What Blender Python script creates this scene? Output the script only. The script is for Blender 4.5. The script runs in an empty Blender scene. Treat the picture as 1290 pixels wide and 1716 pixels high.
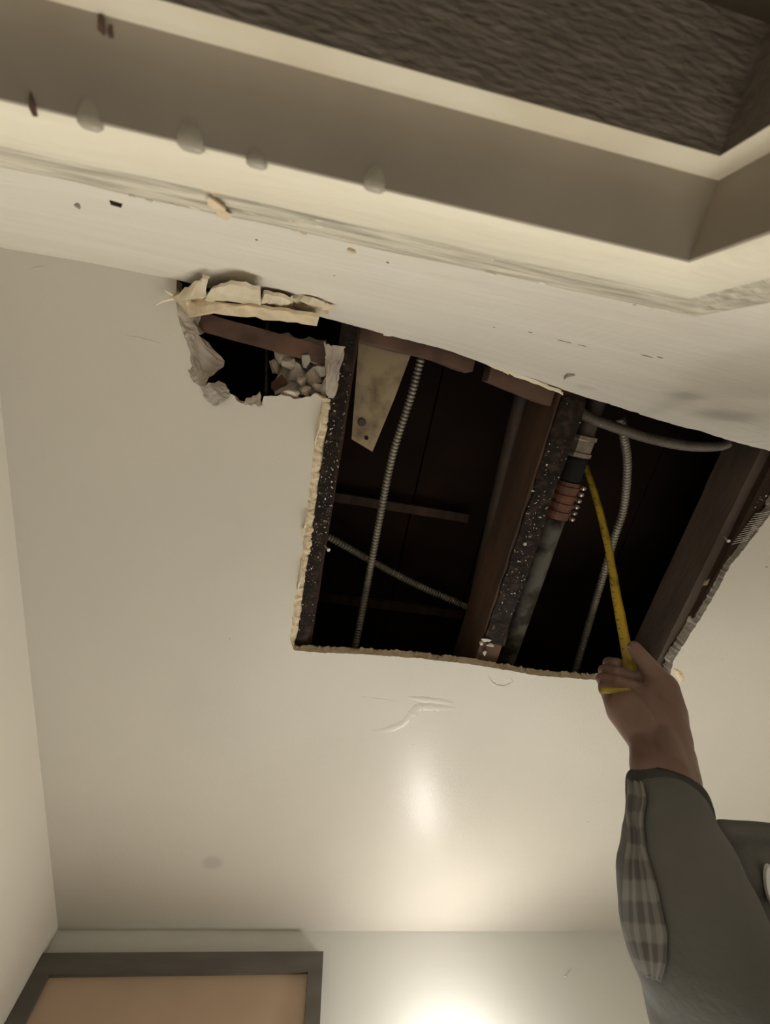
import bpy, bmesh, math, random
from mathutils import Vector, Matrix, noise
from mathutils.geometry import tessellate_polygon
from mathutils.bvhtree import BVHTree
random.seed(7)
scene = bpy.context.scene
COL = scene.collection

# ------------------------------------------------------------------ camera
CZ = 1.865                      # lens height above the floor
H = 0.655                       # ceiling height above the lens
F = 640.0                       # focal length for a 1290 x 1716 frame
AX = (Vector((0.97827114, -0.18966178, -0.08374953)),     # image right
      Vector((0.15398301, 0.93513621, -0.31907601)),      # image down
      Vector((0.13883374, 0.29924684, 0.94402146)))       # view direction
cam = bpy.data.cameras.new('camera')
cam_o = bpy.data.objects.new('camera', cam)
COL.objects.link(cam_o)
r, u, b = AX[0], -AX[1], -AX[2]
cam_o.matrix_world = Matrix(((r.x, u.x, b.x, 0), (r.y, u.y, b.y, 0), (r.z, u.z, b.z, CZ), (0, 0, 0, 1)))
cam.sensor_fit = 'VERTICAL'
cam.sensor_height = 36.0
cam.lens = 36.0 * F / 1716.0
cam.clip_start = 0.01
cam.dof.use_dof = True
cam.dof.focus_distance = 0.80
cam.dof.aperture_fstop = 10.0
scene.camera = cam_o

# ------------------------------------------------------------------ world, exposure
world = bpy.data.worlds.new('world')
scene.world = world
world.use_nodes = True
world.node_tree.nodes['Background'].inputs['Color'].default_value = (1.0, 0.955, 0.885, 1)
world.node_tree.nodes['Background'].inputs['Strength'].default_value = 4.5
scene.view_settings.view_transform = 'Standard'
scene.view_settings.look = 'None'
scene.view_settings.gamma = 1.0
scene.view_settings.use_curve_mapping = False
scene.view_settings.exposure = 0.38
LAMP = Vector((0.49, 1.36, CZ + 0.328))       # globe of the wall lamp
LAMP_STRENGTH = 64.0
FILL_WIN_X, FILL_WIN_Z = (-0.30, 1.45), (CZ - 1.05, CZ - 0.02)     # unseen window opening added for even fill light, below the framed panel
portal = bpy.data.lights.new('fill_portal', 'AREA')
portal.shape = 'RECTANGLE'
portal.size = FILL_WIN_X[1] - FILL_WIN_X[0]
portal.size_y = FILL_WIN_Z[1] - FILL_WIN_Z[0]
portal.cycles.is_portal = True
portal_o = bpy.data.objects.new('fill_portal', portal)
COL.objects.link(portal_o)
portal_o.location = (sum(FILL_WIN_X) / 2, 1.525, sum(FILL_WIN_Z) / 2)
portal_o.rotation_euler = (-math.pi / 2, 0, 0)


# ------------------------------------------------------------------ measuring helpers
def ray(px, py):
    return AX[0] * ((px - 645.0) / F) + AX[1] * ((py - 858.0) / F) + AX[2]


def at(px, py, z=H):
    """Point of the horizontal plane z (metres above the lens) measured off the photograph."""
    d = ray(px, py)
    p = d * (z / d.z)
    return Vector((p.x, p.y, CZ + z))


def dep(px, py, d):
    """Point at distance d along the view axis."""
    p = ray(px, py) * d
    return Vector((p.x, p.y, p.z + CZ))


# ------------------------------------------------------------------ materials
def mat(name, col, rough=0.6, var=None, scale=6.0, bump=0.0, bscale=60.0, metal=0.0, spec=0.5,
        emit=0.0, detail=5.0, stops=(0.35, 0.7), coord='Object', bdist=0.002, stretch=None):
    m = bpy.data.materials.new(name)
    m.use_nodes = True
    nt = m.node_tree
    N, L = nt.nodes, nt.links
    bs = N['Principled BSDF']
    bs.inputs['Base Color'].default_value = (*col, 1)
    bs.inputs['Roughness'].default_value = rough
    bs.inputs['Metallic'].default_value = metal
    bs.inputs['Specular IOR Level'].default_value = spec
    tc = N.new('ShaderNodeTexCoord')
    src = tc.outputs[coord]
    if stretch:
        mp = N.new('ShaderNodeMapping')
        mp.inputs['Scale'].default_value = stretch
        L.new(src, mp.inputs['Vector'])
        src = mp.outputs['Vector']
    m['src'] = 0
    if var:
        nz = N.new('ShaderNodeTexNoise')
        nz.inputs['Scale'].default_value = scale
        nz.inputs['Detail'].default_value = detail
        L.new(src, nz.inputs['Vector'])
        cr = N.new('ShaderNodeValToRGB')
        cr.color_ramp.elements[0].position = stops[0]
        cr.color_ramp.elements[1].position = stops[1]
        cr.color_ramp.elements[0].color = (*col, 1)
        cr.color_ramp.elements[1].color = (*var, 1)
        L.new(nz.outputs['Fac'], cr.inputs['Fac'])
        L.new(cr.outputs['Color'], bs.inputs['Base Color'])
    if bump:
        nb = N.new('ShaderNodeTexNoise')
        nb.inputs['Scale'].default_value = bscale
        nb.inputs['Detail'].default_value = 4
        L.new(src, nb.inputs['Vector'])
        bp = N.new('ShaderNodeBump')
        bp.inputs['Strength'].default_value = bump
        bp.inputs['Distance'].default_value = bdist
        L.new(nb.outputs['Fac'], bp.inputs['Height'])
        L.new(bp.outputs['Normal'], bs.inputs['Normal'])
    if emit:
        bs.inputs['Emission Color'].default_value = (*col, 1)
        bs.inputs['Emission Strength'].default_value = emit
    return m


def stain(m, spots):
    """Round soft stains with a place of their own: (x, y, z, radius, colour, amount)."""
    nt = m.node_tree
    N, L = nt.nodes, nt.links
    bs = N['Principled BSDF']
    tc = N.new('ShaderNodeTexCoord')
    nz = N.new('ShaderNodeTexNoise')
    nz.inputs['Scale'].default_value = 14
    L.new(tc.outputs['Object'], nz.inputs['Vector'])
    prev = bs.inputs['Base Color'].links[0].from_socket
    for (x, y, z, rad, c, amt) in spots:
        d = N.new('ShaderNodeVectorMath')
        d.operation = 'DISTANCE'
        L.new(tc.outputs['Object'], d.inputs[0])
        d.inputs[1].default_value = (x, y, z)
        ad = N.new('ShaderNodeMath')
        ad.operation = 'MULTIPLY_ADD'
        L.new(nz.outputs['Fac'], ad.inputs[0])
        ad.inputs[1].default_value = rad * 0.8
        L.new(d.outputs['Value'], ad.inputs[2])
        mr = N.new('ShaderNodeMapRange')
        mr.interpolation_type = 'SMOOTHSTEP'
        mr.inputs['From Min'].default_value = rad * 0.7
        mr.inputs['From Max'].default_value = rad * 1.5
        mr.inputs['To Min'].default_value = amt
        mr.inputs['To Max'].default_value = 0.0
        L.new(ad.outputs[0], mr.inputs['Value'])
        mx = N.new('ShaderNodeMix')
        mx.data_type = 'RGBA'
        L.new(mr.outputs['Result'], mx.inputs['Factor'])
        L.new(prev, mx.inputs['A'])
        mx.inputs['B'].default_value = (*c, 1)
        prev = mx.outputs['Result']
    L.new(prev, bs.inputs['Base Color'])


M = {}
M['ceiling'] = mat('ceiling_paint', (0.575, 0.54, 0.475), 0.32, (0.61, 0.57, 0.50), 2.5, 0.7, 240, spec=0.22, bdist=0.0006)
M['plaster'] = mat('raw_plaster', (0.76, 0.62, 0.43), 0.9, (0.58, 0.46, 0.31), 30, 0.9, 90, bdist=0.004)
M['grey_plaster'] = mat('old_grey_plaster', (0.40, 0.36, 0.31), 0.9, (0.25, 0.21, 0.175), 26, 0.8, 80, bdist=0.004)
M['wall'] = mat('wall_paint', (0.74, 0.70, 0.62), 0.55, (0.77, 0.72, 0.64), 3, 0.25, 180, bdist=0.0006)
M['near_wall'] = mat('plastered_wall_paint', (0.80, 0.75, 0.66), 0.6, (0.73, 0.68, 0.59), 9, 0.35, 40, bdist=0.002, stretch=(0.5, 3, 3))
M['back_wall'] = mat('back_wall_paint', (0.70, 0.695, 0.65), 0.42, (0.73, 0.725, 0.675), 3, 0.25, 200, bdist=0.0006)
M['floor'] = mat('floor_tile', (0.25, 0.225, 0.195), 0.5, (0.21, 0.19, 0.165), 4)
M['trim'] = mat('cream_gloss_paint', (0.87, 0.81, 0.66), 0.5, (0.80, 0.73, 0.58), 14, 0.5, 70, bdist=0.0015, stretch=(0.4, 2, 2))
M['trim_crack'] = mat('cracked_cream_paint', (0.70, 0.64, 0.52), 0.6, (0.40, 0.36, 0.29), 75, 1.0, 130, bdist=0.003, stretch=(0.22, 2.2, 2.2), stops=(0.42, 0.66))
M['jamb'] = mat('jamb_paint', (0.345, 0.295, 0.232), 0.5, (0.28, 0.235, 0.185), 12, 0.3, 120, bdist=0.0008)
M['drip'] = mat('paint_drip', (0.46, 0.41, 0.33), 0.35, (0.38, 0.33, 0.26), 90)
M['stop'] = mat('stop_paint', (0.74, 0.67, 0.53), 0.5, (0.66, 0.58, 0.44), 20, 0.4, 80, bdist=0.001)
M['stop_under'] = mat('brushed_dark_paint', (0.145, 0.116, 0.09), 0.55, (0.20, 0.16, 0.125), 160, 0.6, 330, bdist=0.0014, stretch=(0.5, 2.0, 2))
M['hall'] = mat('hall_paint', (0.16, 0.13, 0.10), 0.8, (0.2, 0.16, 0.12), 3)
M['frame_wood'] = mat('dark_stained_wood', (0.095, 0.083, 0.072), 0.5, (0.14, 0.125, 0.108), 18, 0.4, 80, bdist=0.0006, stretch=(0.3, 2, 2))
M['panel'] = mat('tan_board', (0.46, 0.33, 0.235), 0.6, (0.51, 0.37, 0.265), 5, 0.2, 300, bdist=0.0003)
M['joist'] = mat('old_dark_joist', (0.022, 0.013, 0.009), 0.8, (0.05, 0.03, 0.02), 10, 0.8, 40, spec=0.12, bdist=0.003, stretch=(3, 0.5, 3))
M['joist_brown'] = mat('brown_joist', (0.085, 0.042, 0.021), 0.8, (0.04, 0.022, 0.014), 9, 0.6, 40, bdist=0.002, stretch=(3, 0.5, 3))
M['joist_right'] = mat('grey_brown_joist', (0.085, 0.055, 0.037), 0.8, (0.04, 0.027, 0.020), 9, 0.6, 40, bdist=0.002, stretch=(3, 0.6, 3))
M['tar'] = mat('tarry_dirt', (0.014, 0.009, 0.007), 0.7, (0.05, 0.03, 0.021), 60, 0.7, 140, spec=0.14, bdist=0.004, stops=(0.5, 0.75))
M['red_board'] = mat('reddish_board', (0.125, 0.066, 0.042), 0.85, (0.045, 0.025, 0.018), 16, 0.6, 60, bdist=0.002)
M['pale_board'] = mat('stained_pale_board', (0.27, 0.205, 0.12), 0.8, (0.10, 0.065, 0.036), 24, 0.4, 60, bdist=0.002, stops=(0.42, 0.68))
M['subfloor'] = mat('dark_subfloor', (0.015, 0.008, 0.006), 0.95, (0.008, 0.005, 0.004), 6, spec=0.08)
M['cable'] = mat('galvanised_armour', (0.24, 0.215, 0.17), 0.5, (0.15, 0.135, 0.105), 30, metal=0.35)
M['hose'] = mat('grey_conduit', (0.17, 0.145, 0.115), 0.6, (0.11, 0.09, 0.07), 20, metal=0.2)
M['iron'] = mat('dark_iron', (0.05, 0.038, 0.03), 0.6, (0.09, 0.06, 0.045), 16, 0.5, 60, metal=0.3)
M['galv'] = mat('stained_grey_pipe', (0.080, 0.072, 0.058), 0.7, (0.020, 0.014, 0.010), 22, 0.3, 60, metal=0.0, spec=0.2, stops=(0.46, 0.60))
M['chrome'] = mat('worn_steel', (0.34, 0.29, 0.24), 0.35, (0.18, 0.14, 0.11), 30, metal=0.7)
M['rubber'] = mat('black_rubber', (0.012, 0.011, 0.010), 0.8, spec=0.15)
M['copper'] = mat('rusty_copper', (0.15, 0.062, 0.032), 0.55, (0.07, 0.03, 0.02), 30, metal=0.4)
M['yellow'] = mat('yellow_tape', (0.58, 0.43, 0.055), 0.45, (0.30, 0.21, 0.04), 40, stops=(0.5, 0.72))
M['black_ink'] = mat('black_ink', (0.02, 0.018, 0.012), 0.6)
M['skin'] = mat('skin', (0.20, 0.118, 0.090), 0.5, (0.16, 0.090, 0.068), 22, 0.25, 250, bdist=0.0008)
M['nail_skin'] = mat('finger_nail', (0.40, 0.25, 0.19), 0.35, (0.36, 0.22, 0.16), 20)
M['jacket'] = mat('charcoal_jacket', (0.100, 0.096, 0.089), 0.9, (0.130, 0.123, 0.114), 9, 0.4, 160, bdist=0.002)
M['hair'] = mat('dark_hair', (0.015, 0.012, 0.01), 0.6, (0.03, 0.024, 0.02), 40, 0.6, 120)
M['spot_white'] = mat('spot_white', (0.85, 0.86, 0.9), 0.4, (0.8, 0.82, 0.86), 20)
M['paper'] = mat('torn_paper', (0.47, 0.41, 0.345), 0.9, (0.27, 0.22, 0.18), 25, 0.6, 70, bdist=0.003)
M['cream_paper'] = mat('torn_painted_paper', (0.74, 0.66, 0.50), 0.8, (0.58, 0.48, 0.33), 16, 0.5, 60, bdist=0.003)
M['white_crumb'] = mat('plaster_crumb', (0.66, 0.61, 0.53), 0.9, (0.45, 0.4, 0.33), 60)
M['steel'] = mat('nail_steel', (0.62, 0.58, 0.52), 0.4, metal=0.5)
M['glass'] = mat('lamp_glass', (1.0, 0.955, 0.90), 0.4, emit=LAMP_STRENGTH)
pm = bpy.data.materials.new('fill_window_glass')
pm.use_nodes = True
nt_ = pm.node_tree
tr = nt_.nodes.new('ShaderNodeBsdfTransparent')
tr.inputs['Color'].default_value = (0.95, 0.96, 0.95, 1)
gl = nt_.nodes.new('ShaderNodeBsdfGlossy')
gl.inputs['Roughness'].default_value = 0.05
mx_ = nt_.nodes.new('ShaderNodeMixShader')
mx_.inputs[0].default_value = 0.05
nt_.links.new(tr.outputs[0], mx_.inputs[1])
nt_.links.new(gl.outputs[0], mx_.inputs[2])
nt_.links.new(mx_.outputs[0], nt_.nodes['Material Output'].inputs[0])
M['pane'] = pm
M['metal'] = mat('brushed_nickel', (0.5, 0.48, 0.45), 0.35, metal=0.9)


# plaid cloth: crossing bands, woven colour only
def plaid():
    m = bpy.data.materials.new('plaid_flannel')
    m.use_nodes = True
    N, L = m.node_tree.nodes, m.node_tree.links
    bs = N['Principled BSDF']
    bs.inputs['Roughness'].default_value = 0.95
    tc = N.new('ShaderNodeTexCoord')
    sp = N.new('ShaderNodeSeparateXYZ')
    L.new(tc.outputs['UV'], sp.inputs[0])
    outs = []
    for ax, sc in ((0, 24.0), (1, 22.0)):
        w = N.new('ShaderNodeMath')
        w.operation = 'MULTIPLY'
        L.new(sp.outputs[ax], w.inputs[0])
        w.inputs[1].default_value = sc
        s = N.new('ShaderNodeMath')
        s.operation = 'SINE'
        L.new(w.outputs[0], s.inputs[0])
        mr = N.new('ShaderNodeMapRange')
        mr.inputs['From Min'].default_value = -0.25
        mr.inputs['From Max'].default_value = 0.35
        L.new(s.outputs[0], mr.inputs['Value'])
        outs.append(mr)
    ad = N.new('ShaderNodeMath')
    ad.operation = 'ADD'
    L.new(outs[0].outputs[0], ad.inputs[0])
    L.new(outs[1].outputs[0], ad.inputs[1])
    cr = N.new('ShaderNodeValToRGB')
    cr.color_ramp.elements[0].position = 0.1
    cr.color_ramp.elements[0].color = (0.10, 0.094, 0.09, 1)
    cr.color_ramp.elements[1].position = 0.9
    cr.color_ramp.elements[1].color = (0.235, 0.22, 0.205, 1)
    hv = N.new('ShaderNodeMath')
    hv.operation = 'MULTIPLY'
    hv.inputs[1].default_value = 0.5
    L.new(ad.outputs[0], hv.inputs[0])
    L.new(hv.outputs[0], cr.inputs['Fac'])
    L.new(cr.outputs['Color'], bs.inputs['Base Color'])
    return m


M['plaid'] = plaid()


# ------------------------------------------------------------------ mesh helpers
def tag(o, label=None, cat=None, group=None, kind=None):
    if label: o['label'] = label
    if cat: o['category'] = cat
    if group: o['group'] = group
    if kind: o['kind'] = kind
    return o


def link(name, me, mats, parent=None, smooth=False):
    for k in (mats if isinstance(mats, (list, tuple)) else [mats]):
        me.materials.append(M[k])
    if smooth:
        for p in me.polygons:
            p.use_smooth = True
    o = bpy.data.objects.new(name, me)
    COL.objects.link(o)
    if parent is not None:
        o.parent = parent
        o.matrix_parent_inverse = parent.matrix_world.inverted()
    return o


def build(name, bm, mats, parent=None, smooth=False, bevel=0.0, recalc=True):
    if bevel:
        bmesh.ops.bevel(bm, geom=[e for e in bm.edges if e.is_manifold and e.calc_face_angle(0) > 0.5], offset=bevel,
                        segments=2, affect='EDGES')
    if recalc:
        bmesh.ops.recalc_face_normals(bm, faces=bm.faces)
    me = bpy.data.meshes.new(name)
    bm.to_mesh(me)
    bm.free()
    return link(name, me, mats, parent, smooth)


def empty(name, loc):
    o = bpy.data.objects.new(name, None)
    COL.objects.link(o)
    o.location = loc
    o.empty_display_size = 0.05
    o.matrix_world = Matrix.Translation(loc)
    return o


def prism(bm, pts, d):
    """Closed solid from a polygon pushed along vector d."""
    a = [bm.verts.new(p) for p in pts]
    c = [bm.verts.new(Vector(p) + d) for p in pts]
    n = len(pts)
    bm.faces.new(a)
    bm.faces.new(c[::-1])
    for i in range(n):
        bm.faces.new((a[i], c[i], c[(i + 1) % n], a[(i + 1) % n]))


def box(bm, lo, hi):
    x0, y0, z0 = lo
    x1, y1, z1 = hi
    prism(bm, [(x0, y0, z0), (x1, y0, z0), (x1, y1, z0), (x0, y1, z0)], Vector((0, 0, z1 - z0)))


def rough_box(lo, hi, segs, amp, axis=1, seed=0):
    """A beam with hand-hewn, slightly wavy faces: boxes sectioned along an axis."""
    bm = bmesh.new()
    rings = []
    for i in range(segs + 1):
        t = i / segs
        c = [lo[k] + (hi[k] - lo[k]) * t if k == axis else None for k in range(3)]
        o = [k for k in range(3) if k != axis]
        ring = []
        for (a, b_) in ((0, 0), (0.5, 0), (1, 0), (1, 0.5), (1, 1), (0.5, 1), (0, 1), (0, 0.5)):
            p = list(c)
            p[o[0]] = lo[o[0]] + (hi[o[0]] - lo[o[0]]) * a
            p[o[1]] = lo[o[1]] + (hi[o[1]] - lo[o[1]]) * b_
            v = Vector(p)
            n = noise.noise_vector(v * 22 + Vector((seed * 3.1, seed, 0)))
            v += Vector((n.x * amp if axis != 0 else 0, n.y * amp if axis != 1 else 0, n.z * amp if axis != 2 else 0))
            ring.append(bm.verts.new(v))
        rings.append(ring)
    for i in range(segs):
        for k in range(8):
            bm.faces.new((rings[i][k], rings[i][(k + 1) % 8], rings[i + 1][(k + 1) % 8], rings[i + 1][k]))
    bm.faces.new(rings[0][::-1])
    bm.faces.new(rings[-1])
    return bm


def spline(pts, n):
    """Catmull-Rom points through pts, n per span."""
    P = [Vector(p) for p in pts]
    P = [P[0] * 2 - P[1]] + P + [P[-1] * 2 - P[-2]]
    out = []
    for i in range(1, len(P) - 2):
        for k in range(n):
            t = k / n
            a, b_, c, d = P[i - 1:i + 3]
            out.append(0.5 * ((2 * b_) + (c - a) * t + (2 * a - 5 * b_ + 4 * c - d) * t * t + (3 * b_ - a - 3 * c + d) * t ** 3))
    out.append(P[-2])
    return out


def resample(pts, step):
    out = [pts[0].copy()]
    acc = 0.0
    for a, c in zip(pts, pts[1:]):
        L_ = (c - a).length
        while acc + L_ >= step:
            a = a + (c - a) * ((step - acc) / L_)
            L_ = (c - a).length
            acc = 0.0
            out.append(a.copy())
            if L_ < 1e-9:
                break
        acc += L_
    return out


def tube(bm, pts, rad, sides=10):
    """rad: number or function(i, s) with s the arc length."""
    rings = []
    ref = Vector((0.3, 0.2, 1)).normalized()
    s = 0.0
    for i, p in enumerate(pts):
        if i: s += (p - pts[i - 1]).length
        t = (pts[min(i + 1, len(pts) - 1)] - pts[max(i - 1, 0)]).normalized()
        x = t.cross(ref).normalized()
        y = t.cross(x)
        rr = rad(i, s) if callable(rad) else rad
        rings.append([bm.verts.new(p + (x * math.cos(q) + y * math.sin(q)) * rr)
                      for q in (2 * math.pi * k / sides for k in range(sides))])
    for a, c in zip(rings, rings[1:]):
        for k in range(sides):
            bm.faces.new((a[k], a[(k + 1) % sides], c[(k + 1) % sides], c[k]))
    bm.faces.new(rings[0][::-1])
    bm.faces.new(rings[-1])


def armoured(pts, rad, pitch=0.0075):
    """Interlocked steel cable: a tube with a rounded bulge for every turn of the strip."""
    bm = bmesh.new()
    prof = ((0.0, 0.70), (0.14, 0.95), (0.5, 1.08), (0.86, 0.95))
    pp = resample(spline(pts, 40), pitch / 8)
    fine, rr = [], []
    s = 0.0
    n = int((len(pp) - 1) / 8)
    for i in range(n):
        for (t, q) in prof:
            fine.append(pp[int(i * 8 + t * 8)])
            rr.append(rad * q)
    tube(bm, fine, lambda i, s: rr[i], 10)
    return bm


def chunk(bm, c, size, seed, flat=1.0, n=14):
    """A broken lump: the hull of jittered points."""
    rnd = random.Random(seed)
    vs = []
    for i in range(n):
        d = Vector((rnd.gauss(0, 1), rnd.gauss(0, 1), rnd.gauss(0, 1))).normalized() * rnd.uniform(0.75, 1.1)
        vs.append(bm.verts.new(Vector(c) + Vector((d.x * size[0], d.y * size[1], d.z * size[2] * flat))))
    res = bmesh.ops.convex_hull(bm, input=vs)
    junk = [g for g in res['geom_interior'] if isinstance(g, bmesh.types.BMVert)]
    bmesh.ops.delete(bm, geom=junk, context='VERTS')


def sheet(name, rows, mats, parent, thick=0.0025, jag=0.0, seed=0, smooth=False):
    """A torn sheet: rows of points across, given real thickness."""
    rnd = random.Random(seed)
    bm = bmesh.new()
    top = [[bm.verts.new(p + Vector((rnd.uniform(-jag, jag), rnd.uniform(-jag, jag), rnd.uniform(-jag, jag) * 0.6))) for p in row] for row in rows]
    for a, c in zip(top, top[1:]):
        for k in range(len(a) - 1):
            bm.faces.new((a[k], a[k + 1], c[k + 1], c[k]))
    bmesh.ops.recalc_face_normals(bm, faces=bm.faces)
    bmesh.ops.solidify(bm, geom=bm.faces[:], thickness=thick)
    return build(name, bm, mats, parent, smooth)


# ------------------------------------------------------------------ the room
X_LEFT, X_RIGHT, Y_BACK = -0.520, 1.70, 1.462
ZC = CZ + H


def near_top(x):
    """The near wall bows: its plan at the ceiling."""
    K = [(-0.60, -0.0800), (-0.50, -0.0823), (-0.387, -0.0887), (-0.267, -0.0916), (-0.031, -0.0843), (0.1335, -0.0790),
         (0.362, -0.0572), (0.543, -0.0423), (0.792, -0.0284), (2.7, 0.05)]
    for (a, ya), (c, yc) in zip(K, K[1:]):
        if x <= c or c == 2.7:
            t = (x - a) / (c - a)
            return ya + (yc - ya) * t
    return K[-1][1]


def near_low(x):
    return -0.083 - 0.033 * x


def px_path(pts, z=H):
    return [at(px, py, z) for px, py in pts]


hole_right = [(1345, 772), (1318, 815), (1290, 862), (1262, 900), (1225, 945), (1190, 1010), (1155, 1065), (1128, 1108), (1120, 1140)]
hole_bottom = [(1060, 1143), (1005, 1140), (900, 1132), (830, 1120), (780, 1112), (700, 1103), (600, 1096), (520, 1093), (492, 1089)]
hole_left = [(486, 1072), (490, 1030), (497, 985), (505, 930), (512, 870), (519, 810), (524, 760), (533, 710), (540, 668)]
hole_small = [(530, 660), (500, 668), (470, 662), (442, 664), (437, 680), (410, 676), (396, 671), (385, 659), (370, 666), (358, 680),
              (345, 665), (338, 645), (324, 640), (317, 625), (322, 600), (314, 575), (307, 555), (299, 530), (295, 505)]
rnd = random.Random(3)


def ragged(path, step, amp):
    out = []
    for a, c in zip(path, path[1:]):
        n = max(1, int((c - a).length / step))
        for k in range(n):
            p = a + (c - a) * (k / n)
            if k: p = p + Vector((rnd.uniform(-amp, amp), rnd.uniform(-amp, amp), 0))
            out.append(p)
    out.append(path[-1])
    return out


contour = []
first = at(295, 505)
start = Vector((first.x, near_top(first.x), ZC))
last = at(1345, 772)
end = Vector((last.x, near_top(last.x), ZC))
hole_pts = []        # (point, inset of the upper edge)
for path, ins, amp in ((hole_right, (-0.002, 0.0), 0.0018), (hole_bottom, (0, 0.0), 0.0012), (hole_left, (0.016, 0), 0.0016), (hole_small, (0, 0), 0.0022)):
    for p in ragged(px_path(path), 0.006, amp):
        hole_pts.append((p, ins))
outer = [Vector((X_LEFT, Y_BACK, ZC)), Vector((X_LEFT, near_top(X_LEFT), ZC))]
x = X_LEFT + 0.04
while x < start.x:
    outer.append(Vector((x, near_top(x), ZC)))
    x += 0.04
outer.append(start)
right_side = [end]
x = end.x + 0.08
while x < X_RIGHT:
    right_side.append(Vector((x, near_top(x), ZC)))
    x += 0.08
right_side += [Vector((X_RIGHT, near_top(X_RIGHT), ZC)), Vector((X_RIGHT, Y_BACK, ZC))]
# order: outer left part -> round the hole (backwards) -> right part -> close
loop = outer + [p for p, _ in hole_pts[::-1]] + right_side
insets = [None] * len(outer) + [i for _, i in hole_pts[::-1]] + [None] * len(right_side)
bm = bmesh.new()
THICK = 0.020
bot = [bm.verts.new(p) for p in loop]
mid, top = [], []
for p, i in zip(loop, insets):
    ins = i or (0, 0)
    j = 0.0015 if i else 0
    mid.append(bm.verts.new(p + Vector((ins[0] * 0.35 + rnd.uniform(-j, j), ins[1] + rnd.uniform(-j, j), THICK * 0.45))))
    j = 0.003 if i else 0
    top.append(bm.verts.new(p + Vector((ins[0] + rnd.uniform(-j, j), ins[1] + rnd.uniform(-j, j), THICK))))
for tri in tessellate_polygon([[p.to_2d().to_3d() for p in loop]]):
    try:
        f = bm.faces.new([bot[k] for k in tri])
        f2 = bm.faces.new([top[k] for k in tri[::-1]])
        f2.material_index = 1
    except ValueError:
        pass
n = len(loop)
for k in range(n):
    q = (k + 1) % n
    for a, c in ((bot, mid), (mid, top)):
        f = bm.faces.new((a[k], a[q], c[q], c[k]))
        xm = (loop[k].x + loop[q].x) / 2
        f.material_index = 2 if (xm > 0.70 and insets[k]) else 1
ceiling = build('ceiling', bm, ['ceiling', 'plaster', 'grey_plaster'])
tag(ceiling, 'white ceiling with a large ragged rectangular hole cut in it', kind='structure')
s1 = at(356, 1445)
stain(M['ceiling'], [(s1.x, s1.y, s1.z, 0.030, (0.40, 0.38, 0.34), 0.55)])

# near wall, above and beside the doorway
DOOR_L, DOOR_R, DOOR_H = -0.46, 0.131, 0.1747     # opening; height above the lens
bm = bmesh.new()
xs = [X_LEFT, -0.49, DOOR_L]
x = DOOR_L + 0.02
while x < X_RIGHT - 0.02:
    xs.append(x)
    x += 0.012 if -0.32 < x < 1.0 else 0.04
xs += [DOOR_R + 0.004, X_RIGHT]
xs = sorted(set(round(v, 4) for v in xs))
rows = {}
for xv in xs:
    col = []
    t_top = H
    if start.x + 0.2 < xv < end.x:
        t_top = H + rnd.uniform(-0.004, 0.004) + 0.003 * math.sin(xv * 37)
    for q in (0.0, 0.25, 0.5, 0.75, 1.0):
        z = DOOR_H + 0.02 + (t_top - DOOR_H - 0.02) * q
        s = max(0.0, min(1.0, (z - 0.26) / (H - 0.26)))
        y = near_low(xv) + (near_top(xv) - near_low(xv)) * s
        col.append((xv, y, CZ + z))
    rows[xv] = col
front = {k: [bm.verts.new(p) for p in v] for k, v in rows.items()}
back = {k: [bm.verts.new((p[0], near_low(k) - 0.115 if i < 4 else min(p[1] - 0.013, -0.05), p[2])) for i, p in enumerate(v)] for k, v in rows.items()}
lowf, lowb = {}, {}
for k in xs:
    if k <= DOOR_L or k > DOOR_R + 0.003:
        lowf[k] = bm.verts.new((k, near_low(k), 0))
        lowb[k] = bm.verts.new((k, near_low(k) - 0.115, 0))
for a, c in zip(xs, xs[1:]):
    for i in range(4):
        bm.faces.new((front[a][i], front[c][i], front[c][i + 1], front[a][i + 1]))
        bm.faces.new((back[a][i], back[a][i + 1], back[c][i + 1], back[c][i]))
    f = bm.faces.new((front[a][4], front[c][4], back[c][4], back[a][4]))
    f.material_index = 1
    if a in lowf and c in lowf:
        bm.faces.new((lowf[a], lowf[c], front[c][0], front[a][0]))
        bm.faces.new((lowb[a], back[a][0], back[c][0], lowb[c]))
    else:
        bm.faces.new((front[a][0], back[a][0], back[c][0], front[c][0]))
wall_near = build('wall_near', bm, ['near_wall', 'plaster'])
tag(wall_near, 'pale plastered wall above the doorway with a broken upper edge', kind='structure')
s2, s3 = at(1200, 700), at(1120, 668)
stain(M['near_wall'], [(0.55, -0.05, CZ + 0.54, 0.05, (0.33, 0.30, 0.26), 0.5), (0.44, -0.055, CZ + 0.50, 0.035, (0.36, 0.33, 0.28), 0.45),
                       (0.36, -0.06, CZ + 0.60, 0.02, (0.50, 0.45, 0.38), 0.4), (0.02, -0.085, CZ + 0.33, 0.03, (0.78, 0.74, 0.66), 0.6)])


def slab(name, lo, hi, m, label):
    bm = bmesh.new()
    box(bm, lo, hi)
    return tag(build(name, bm, m), label, kind='structure')


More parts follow.
